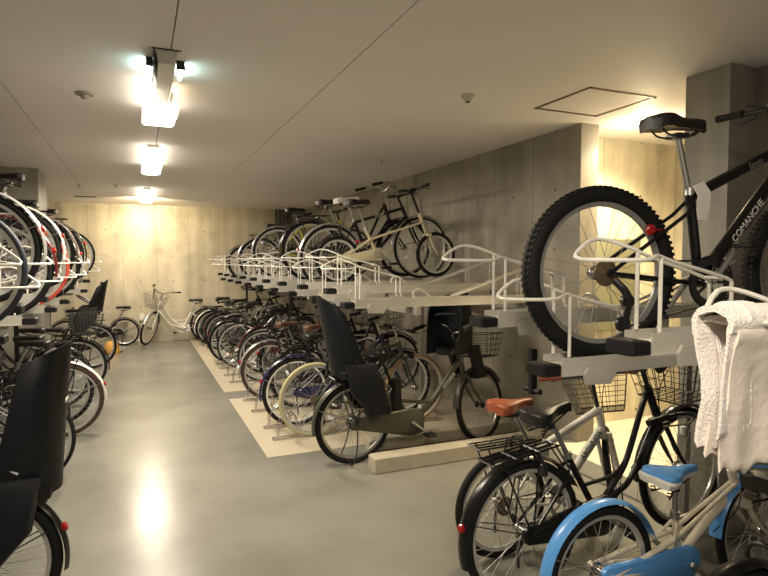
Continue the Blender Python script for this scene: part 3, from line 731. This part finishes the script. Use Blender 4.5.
# ---------------------------------------------------------------- upper bikes
def B(label, tailx, y, z, side=1, R=None, kind='city', hd=0, **k):
    r = R or GEO[kind]['R']; x = tailx+side*r
    return bike(label, x, y, z, (0 if side > 0 else PI)+hd, kind, R=R, **k)
TW = -.006+.0
GREY = mat('grey_paint', (.20, .20, .19), .35); SILV = mat('silver_paint', (.42, .42, .41), .3, .6)
DRED = mat('dark_red_paint', (.075, .008, .008), .3); REDP = mat('red_tyre', (.55, .07, .045), .6); REDF = mat('red_paint', (.45, .03, .02), .3)
BLUE = mat('sky_blue_paint', (.10, .32, .72), .3); NAVY = mat('navy_paint', (.012, .013, .055), .3)
GREENP = mat('dark_green_paint', (.035, .05, .03), .35); YTYRE = mat('cream_yellow_tyre', (.44, .40, .22), .7); TANT = mat('tan_tyre', (.33, .21, .10), .7)
OLIVE = mat('olive_grey_paint', (.05, .05, .035), .35); YELF = mat('yellow_green_paint', (.45, .45, .08), .35)
BRN = mat('brown_tyre', (.055, .028, .02), .7); GTY = mat('grey_tyre', (.30, .29, .27), .7)
BRNS = mat('worn_brown_vinyl', (.09, .045, .028), .5)
mtb = bike('black mountain bike with knobbly tyres standing on the near right upper rack', 1.67, 1.72, ZL-.006, -math.radians(7.5), 'mtb', name='mountain_bike',
     fender=None, rack=False, case=None, knob=True, rim=mat('grey_rim', (.27, .27, .27), .35, .3), lamp=False, stand=False, text=('COMANCHE', .040, 'down', WREF, .53), tagp=True, rring=False, bar_m=BLK, grip=BLKP, reflector=True)
# second lettering on the top tube
fr = [c for c in mtb.children if c.name.startswith('frame')][0]
a, b = Vector((.42,0,.65)), Vector((.87,0,.86)); d = (b-a).normalized(); zx = Vector((0,-1,0)); yx = zx.cross(d)
text_part('lettering', 'Jeep', .045, GREY, fr, Matrix.Translation(a.lerp(b,.70)+Vector((0,-.0235,0))) @ Matrix((d,yx,zx)).transposed().to_4x4())

GU = 'bicycles on the far right upper rack'
bike('beige small wheeled bicycle on the upper rack with beige chain case', 1.78, YS[3], 1.375, math.radians(3), 'mini', group=GU, frame=CREAM, fender=None, rack=False, pitch=.055, saddle=LEA, rring=False, lamp=False, basket=None, bar_m=BLK)
bike('black flat bar bicycle with pale lettering and silver rear mudguard on the upper rack', 1.88, YS[4], 1.29, math.radians(2), 'cross', group=GU, frame=BLK, fender=SILV, rack=False, pitch=.115, case=None, text=('ESCAPE', .035, 'top', WREF, .5), saddle=WHITE, lamp=False)
bike('dark bicycle with wide black tyres behind the beige small wheeled one', 1.76, YS[5], 1.375, 0, 'city', group=GU, frame=BLK, tyre=RUB, lod=1, pitch=.04)
bike('bicycle with yellow green frame on the far upper rack', 1.76, YS[9], 1.375, 0, 'cross', group=GU, frame=YELF, fender=SILV, case=None, rack=False, lod=1)
bike('silver mudguard bicycle behind the yellow green one on the far upper rack', 1.76, YS[12], 1.29, 0, 'city', group=GU, frame=SILV, fender=SILV, lod=1, saddle=LEA)
bike('small black wheeled bicycle at the very end of the far upper rack', 1.66, YS[14], 1.29, 0, 'kid', group=GU, frame=BLK, fender=BLK, lod=1, rack=False)

GL = 'bicycles on the left upper rack'
specs = [
 (3.5, 1.215, 'cross', dict(frame=BLK, fender=None, case=None, rack=False, tyre=mat('navy_tyre', (.015,.02,.035), .6)), 'bicycle with a dark navy tyre in front of the silver mudguard, left upper rack'),
 (4.0, 1.335, 'city', dict(frame=SILV, fender=SILV, rim=RIMM), 'bicycle with broad silver mudguard on the left upper rack'),
 (4.5, 1.215, 'city', dict(frame=DRED, fender=DRED, rim=RIMM), 'bicycle with dark red mudguard on the left upper rack'),
 (5.0, 1.335, 'city', dict(frame=WHITE, fender=WHITE, rim=RIMM), 'bicycle with white mudguard on the left upper rack'),
 (5.5, 1.215, 'cross', dict(frame=BLK, fender=None, case=None, rack=False, tyre=REDP), 'bicycle with bright red tyres on the left upper rack'),
 (6.0, 1.335, 'city', dict(frame=BLK, fender=BRN, rim=RIMM, seat_up=.15), 'bicycle with dark brown mudguard and the highest saddle on the left upper rack'),
 (6.5, 1.215, 'city', dict(frame=SILV, fender=SILV), 'silver bicycle low on the left upper rack before the pillar'),
 (7.0, 1.335, 'city', dict(frame=BLK, fender=BLK), 'black city bicycle just before the left pillar, upper rack'),
 (8.75, 1.335, 'cross', dict(frame=BLK, fender=None, case=None, rack=False), 'black bicycle beyond the left pillar on the upper rack, farthest on that side')]
for y, z, kd, k, l in specs:
    B(l, -.53, y, z, -1, kind=kd, group=GL, lod=1 if y > 5 else 0, **k)

# ---------------------------------------------------------------- lower bikes, far right
GR = 'bicycles parked on the floor under the far right rack'
eb = bike('dark olive electric bicycle with two black child seats beside the curb', 1.545, 4.18, .0, math.radians(3), 'ebike', name='electric_bicycle', frame=OLIVE, reflector=False, fender=OLIVE, rim=ALU, pitch=.0,
     cseat=dict(label='tall black rear child seat', X=(-.15, .72), h=.60, tilt=.13), fseat=True, basket='low', text=('HYDEE.B', .042, 'down', WREF, .6), wrefl=True, stand=True, saddle=BLKP, steer=.32)
B('green bicycle with cream yellow rear tyre and tan front tyre behind the child seats', 1.12, 4.98, 0, 1, kind='cross', group=GR, frame=GREENP, fender=None, tyre=YTYRE, tirefront=TANT, case=None, rack=False, hd=math.radians(4), bar_m=STEEL, wrefl=True, stand=True)
B('dark blue bicycle with navy mudguard next to the yellow tyred one', 1.06, 5.38, 0, 1, kind='city', group=GR, frame=NAVY, fender=NAVY, rim=WHITE, hd=math.radians(-1), wrefl=True)
B('bicycle with bright silver rear mudguard and dark brown tyre', 1.05, 6.55, 0, 1, kind='city', group=GR, frame=GREY, fender=SILV, tyre=BRN, hd=math.radians(2), saddle=BRNS, bar_m=STEEL)
B('bicycle with worn brown saddle behind the silver mudguard one', 1.30, 6.02, 0, 1, kind='city', group=GR, frame=BLK, fender=BLK, saddle=BRNS, pitch=.08, basket='front', basket_m=DARKM)
rs = [(7.05, 1.35, BLK, BLK, 'city', 'black bicycle set deep in the rack behind the silver mudguard one'),
      (7.55, 1.2, GREY, None, 'cross', 'grey lean framed bicycle halfway down the far right floor row'),
      (8.1, 1.3, DRED, DRED, 'city', 'dark red bicycle in the middle of the far right floor row'),
      (8.65, 1.08, BLK, None, 'cross', 'black slim tyred bicycle whose rear wheel comes out over the pale strip'),
      (9.1, .98, BLK, BLK, 'city', 'black city bicycle sticking farthest out over the pale strip'),
      (9.5, 1.02, SILV, None, 'cross', 'silver slim bicycle close behind the one sticking out'),
      (10.0, 1.2, BLK, SILV, 'city', 'black bicycle with silver mudguard two thirds down the far right row'),
      (10.4, 1.08, BLK, BLK, 'city', 'black bicycle fourth from the back wall, right floor row'),
      (10.8, 1.03, GREY, BLK, 'city', 'grey bicycle third from the back wall, right floor row'),
      (11.15, 1.0, BLK, WHITE, 'city', 'bicycle with white mudguard second from the back wall, right floor row'),
      (11.5, .98, BLK, BLK, 'city', 'black bicycle parked last before the back wall, right floor row')]
for i, (y, tx, f, fe, kd, l) in enumerate(rs):
    B(l, tx, y, .006, 1, kind=kd, group=GR, frame=f, fender=fe, case=None if kd == 'cross' else 'same', rack=(kd == 'city'), lod=1 if y < 9 else 2, pitch=.09 if i % 2 else 0, steer=random.uniform(-.15, .15), basket='front' if i % 3 == 0 and kd == 'city' else None, hd=random.uniform(-.05, .05))

# floor wheel holders on the strip
def g_holder():
    g = G()
    for s in (-1, 1):
        g.tube(crv([(-.16,s*.035,.012),(-.14,s*.035,.16),(-.02,s*.035,.22),(.02,s*.035,.12),(.0,s*.035,.012)], 4), .005, 6)
        g.tube(crv([(.0,s*.035,.012),(.12,s*.035,.20),(.30,s*.035,.26),(.36,s*.035,.14),(.38,s*.035,.012)], 4), .005, 6)
        g.tube([(-.2,s*.035,.010),(1.5,s*.035,.010)], .006, 6)
    for xx in (-.2,.4,1.5): g.tube([(xx,-.035,.010),(xx,.035,.010)], .006, 6)
    return g
HOLD = [(5.0,0),(5.38,1),(6.02,2),(6.55,3),(7.6,4),(8.1,5),(8.65,6),(9.1,7)]
for y, i in HOLD:
    t = thing('floor_wheel_holder', f'bent steel wire wheel holder on the pale strip, {ORD[i]} counted from the near end', 'bicycle rack', (1.28, y, .006), (0,0,0), 'wire wheel holders on the pale strip')
    part('wire_loops', g_holder, STEEL, t, key='wl')
    part('base_plate', (lambda: G().box((.1,-.06,0),(.16,.06,.006)).box((1.2,-.06,0),(1.26,.06,.006))), ALU, t, key='bp', smooth=False)

# ---------------------------------------------------------------- near right lower bikes
bike('white bicycle with brown saddle and brown grips behind the black one', 1.78, 2.52, 0, math.radians(1), 'junior', frame=WHITE, fender=None, saddle=BROWNL, grip=BROWNL, case=None, rack=BLK, bar_m=DARKM, basket='front', steer=.75, text=('ARCHNESS', .040, 'down', BLKP, .74), fork=WHITE, stand=True)
bike('black city bicycle with black saddle and wire basket under the mountain bike', 1.68, 2.15, 0, math.radians(3), 'city', frame=BLK, fender=BLK, pitch=.11, basket='front', rack=BLK, saddle=LEA, bar_m=DARKM, rim=RIMM)
bike("child's bicycle with sky blue mudguards and a blue and white saddle", 1.78, 1.80, 0, 0, 'kid', name='childs_bicycle', frame=mat('ivory_paint', (.68, .62, .50), .35), fender=BLUE, case=BLUE, saddle=BLUE, rack=False, pitch=.0, rring=False, basket=None, bar_m=BLK, lamp=False, reflector=False)
bike('dark bicycle at the lower right corner under the towel', 1.79, 1.20, -.0, 0, 'city', R=.30, frame=BLK, fender=BLK, rack=False, lamp=False, basket=None)

# ---------------------------------------------------------------- left lower bikes
GLL = 'bicycles parked on the floor under the left rack'
eb2 = B('black electric bicycle with a big black rear child seat, nearest on the left', -.32, 2.80, 0, -1, kind='ebike', name='electric_bicycle', frame=BLK, fender=BLK, basket='front', cseat=dict(label='large black rear child seat', X=(-.30,.63), h=.62, tilt=.06, slope=.45), wrefl=True, hd=math.radians(-3))
cs = [c for c in eb2.children if c.name.startswith('child_seat')][0]
part('sticker', G().obox(Vector((-.058, .03, .38)), (.004, .055, .014), Matrix.Rotation(-.09, 3, 'Y')), PAPER, cs, label='small white sticker on the seat back', smooth=False)
ls = [(3.45, -.72, GREY, BLK, 'city', 'grey bicycle pushed far in behind the near child seat on the left', {}),
      (4.0, -.66, DRED, None, 'cross', 'dark red slim bicycle third from the front in the left floor row', {}),
      (4.6, -.43, BLK, None, 'cross', 'black bicycle whose rear wheel stands out behind the near child seat', {}),
      (5.25, -.55, GREY, BLK, 'city', 'grey bicycle with black mudguard fifth in the left floor row', {}),
      (5.87, -.31, BLK, WHITE, 'city', 'bicycle with white rear mudguard and brown tyres in the left floor row', dict(tyre=BRN, rim=RIMM)),
      (6.3, -.42, SILV, SILV, 'city', 'silver bicycle behind the white mudguard one on the left', {}),
      (7.0, -.50, BLK, BLK, 'city', 'black bicycle just before the wire basket bicycle on the left', {}),
      (7.7, -.36, BLK, BLK, 'city', 'bicycle with a dark wire basket over its rear wheel', dict(basket='rear', basket_m=DARKM, seat_up=-.08)),
      (9.5, -.31, BLK, BLK, 'city', 'bicycle with slotted black child seat near the back on the left', dict(cseat=dict(label='black child seat with slots', X=(-.12,.84), h=.48, tilt=.1, m=BLKP)))]
for y, tx, f, fe, kd, l, k in ls:
    B(l, tx, y, 0, -1, kind=kd, group=GLL, frame=f, fender=fe, case=None if kd == 'cross' else 'same', lod=1, **k)

# ---------------------------------------------------------------- at the back wall
bike('white city bicycle with grey basket leaning along the back wall', 1.26, 11.90, 0, PI+math.radians(8), 'city', frame=WHITE, fender=SILV, basket='front', basket_m=mat('grey_wire', (.18,.17,.15), .5, .5), steer=1.0, saddle=LEA, rack=False, seat_up=-.04, stand=True)
bike('small folding bicycle with a tall seat post against the back wall', -.25, 11.80, 0, PI, 'fold', name='folding_bicycle', frame=BLK, fender=BLK, rack=False, rring=False, lamp=False, reflector=False)
YELC = mat('ochre_cloth', (.55, .30, .06), .8)
t = thing('helmet', 'ochre child helmet on the floor beside the folding bicycle', 'helmet', (-.44, 10.9, 0))
part('shell', (lambda: G().lathe_z((0,0,0), [(.001,.22),(.06,.21),(.105,.17),(.13,.10),(.135,.03),(.125,.0),(.118,.02),(.11,.10),(.08,.17),(.001,.20)], 24)), YELC, t)
part('strap', (lambda: G().tube(crv([(.10,.0,.03),(.14,.02,.012),(.16,.08,.008),(.10,.12,.008)], 4), .006, 6)), BLKP, t)

# ---------------------------------------------------------------- towel over the near rack loop
def towel_g(x0, x1, yc, zt, zf, zb, th, seed, amp=.012, skirt=0):
    """cloth over a rail that runs along x: front flap (towards -y) down to zf, back flap to zb"""
    rnd = random.Random(seed); ph = [rnd.uniform(0, 6.28) for _ in range(6)]
    nu = 46; front = []; path = []
    n1 = 26
    for i in range(n1): k = i/n1; path.append((-.014-.032*k**2, zf+(zt-.03-zf)*k, 1-k))
    for i in range(9): a = PI-PI*i/8; path.append((.046*math.cos(a), zt-.03+.030*math.sin(a), 0))
    for i in range(1, n1+1): k = i/n1; path.append((.046-.032*min(1,k*1.6), zt-.03+(zb-zt+.03)*k, k))
    grids = []
    for sgn in (1, -1):
        grid = []
        for u in range(nu+1):
            q = u/nu; row = []
            for (yy, zz, k) in path:
                x = x0+(x1-x0)*q
                w = amp*k*(math.sin(q*11+ph[0])+.6*math.sin(q*23+ph[1]+zz*9))+.0015*math.sin(zz*40+q*7+ph[2])
                x += .010*k*math.sin(zz*22+ph[3]) 
                dz = (.010*math.sin(q*15+ph[4])+.006*math.sin(q*37))*k
                s = -1 if yy < 0 else 1
                off = th*.5*sgn
                row.append((x, yc+yy+s*w+s*off*(1 if abs(yy) > .04 else .6), zz+dz+(off if abs(yy) < .04 else 0)))
            grid.append(row)
        grids.append(grid)
    secs = [grids[0][u]+grids[1][u][::-1] for u in range(nu+1)]
    return G().loft(secs)
TOW = bpy.data.materials.new('terry_towel'); TOW.use_nodes = True; nt = TOW.node_tree; b_ = nt.nodes['Principled BSDF']
b_.inputs['Base Color'].default_value = (.80, .745, .70, 1); b_.inputs['Roughness'].default_value = .95; b_.inputs['Sheen Weight'].default_value = .4
g_ = nt.nodes.new('ShaderNodeNewGeometry'); vo = nt.nodes.new('ShaderNodeTexNoise'); vo.inputs['Scale'].default_value = 170; vo.inputs['Detail'].default_value = 3; nt.links.new(g_.outputs['Position'], vo.inputs['Vector'])
bp = nt.nodes.new('ShaderNodeBump'); bp.inputs['Strength'].default_value = .9; bp.inputs['Distance'].default_value = .006; nt.links.new(vo.outputs['Fac'], bp.inputs['Height']); nt.links.new(bp.outputs[0], b_.inputs['Normal'])
TZ = ZL+.275
t = thing('towel', 'off white terry towel hung over the wire loop at the right edge', 'towel', (0,0,0))
part('cloth', towel_g(1.17, 1.56, .870, TZ, 1.215, 1.19, .014, 3, amp=.007), TOW, t)
part('folded_layer', towel_g(1.225, 1.275, .870, TZ+.010, 1.225, 1.3, .010, 5, amp=.003), TOW, t)
part('hem', towel_g(1.19, 1.56, .870, TZ-.02, 1.125, 1.15, .008, 8, amp=.005), mat('thin_white_cloth', (.78, .70, .63), .9, bump=.3, scale=40), t)
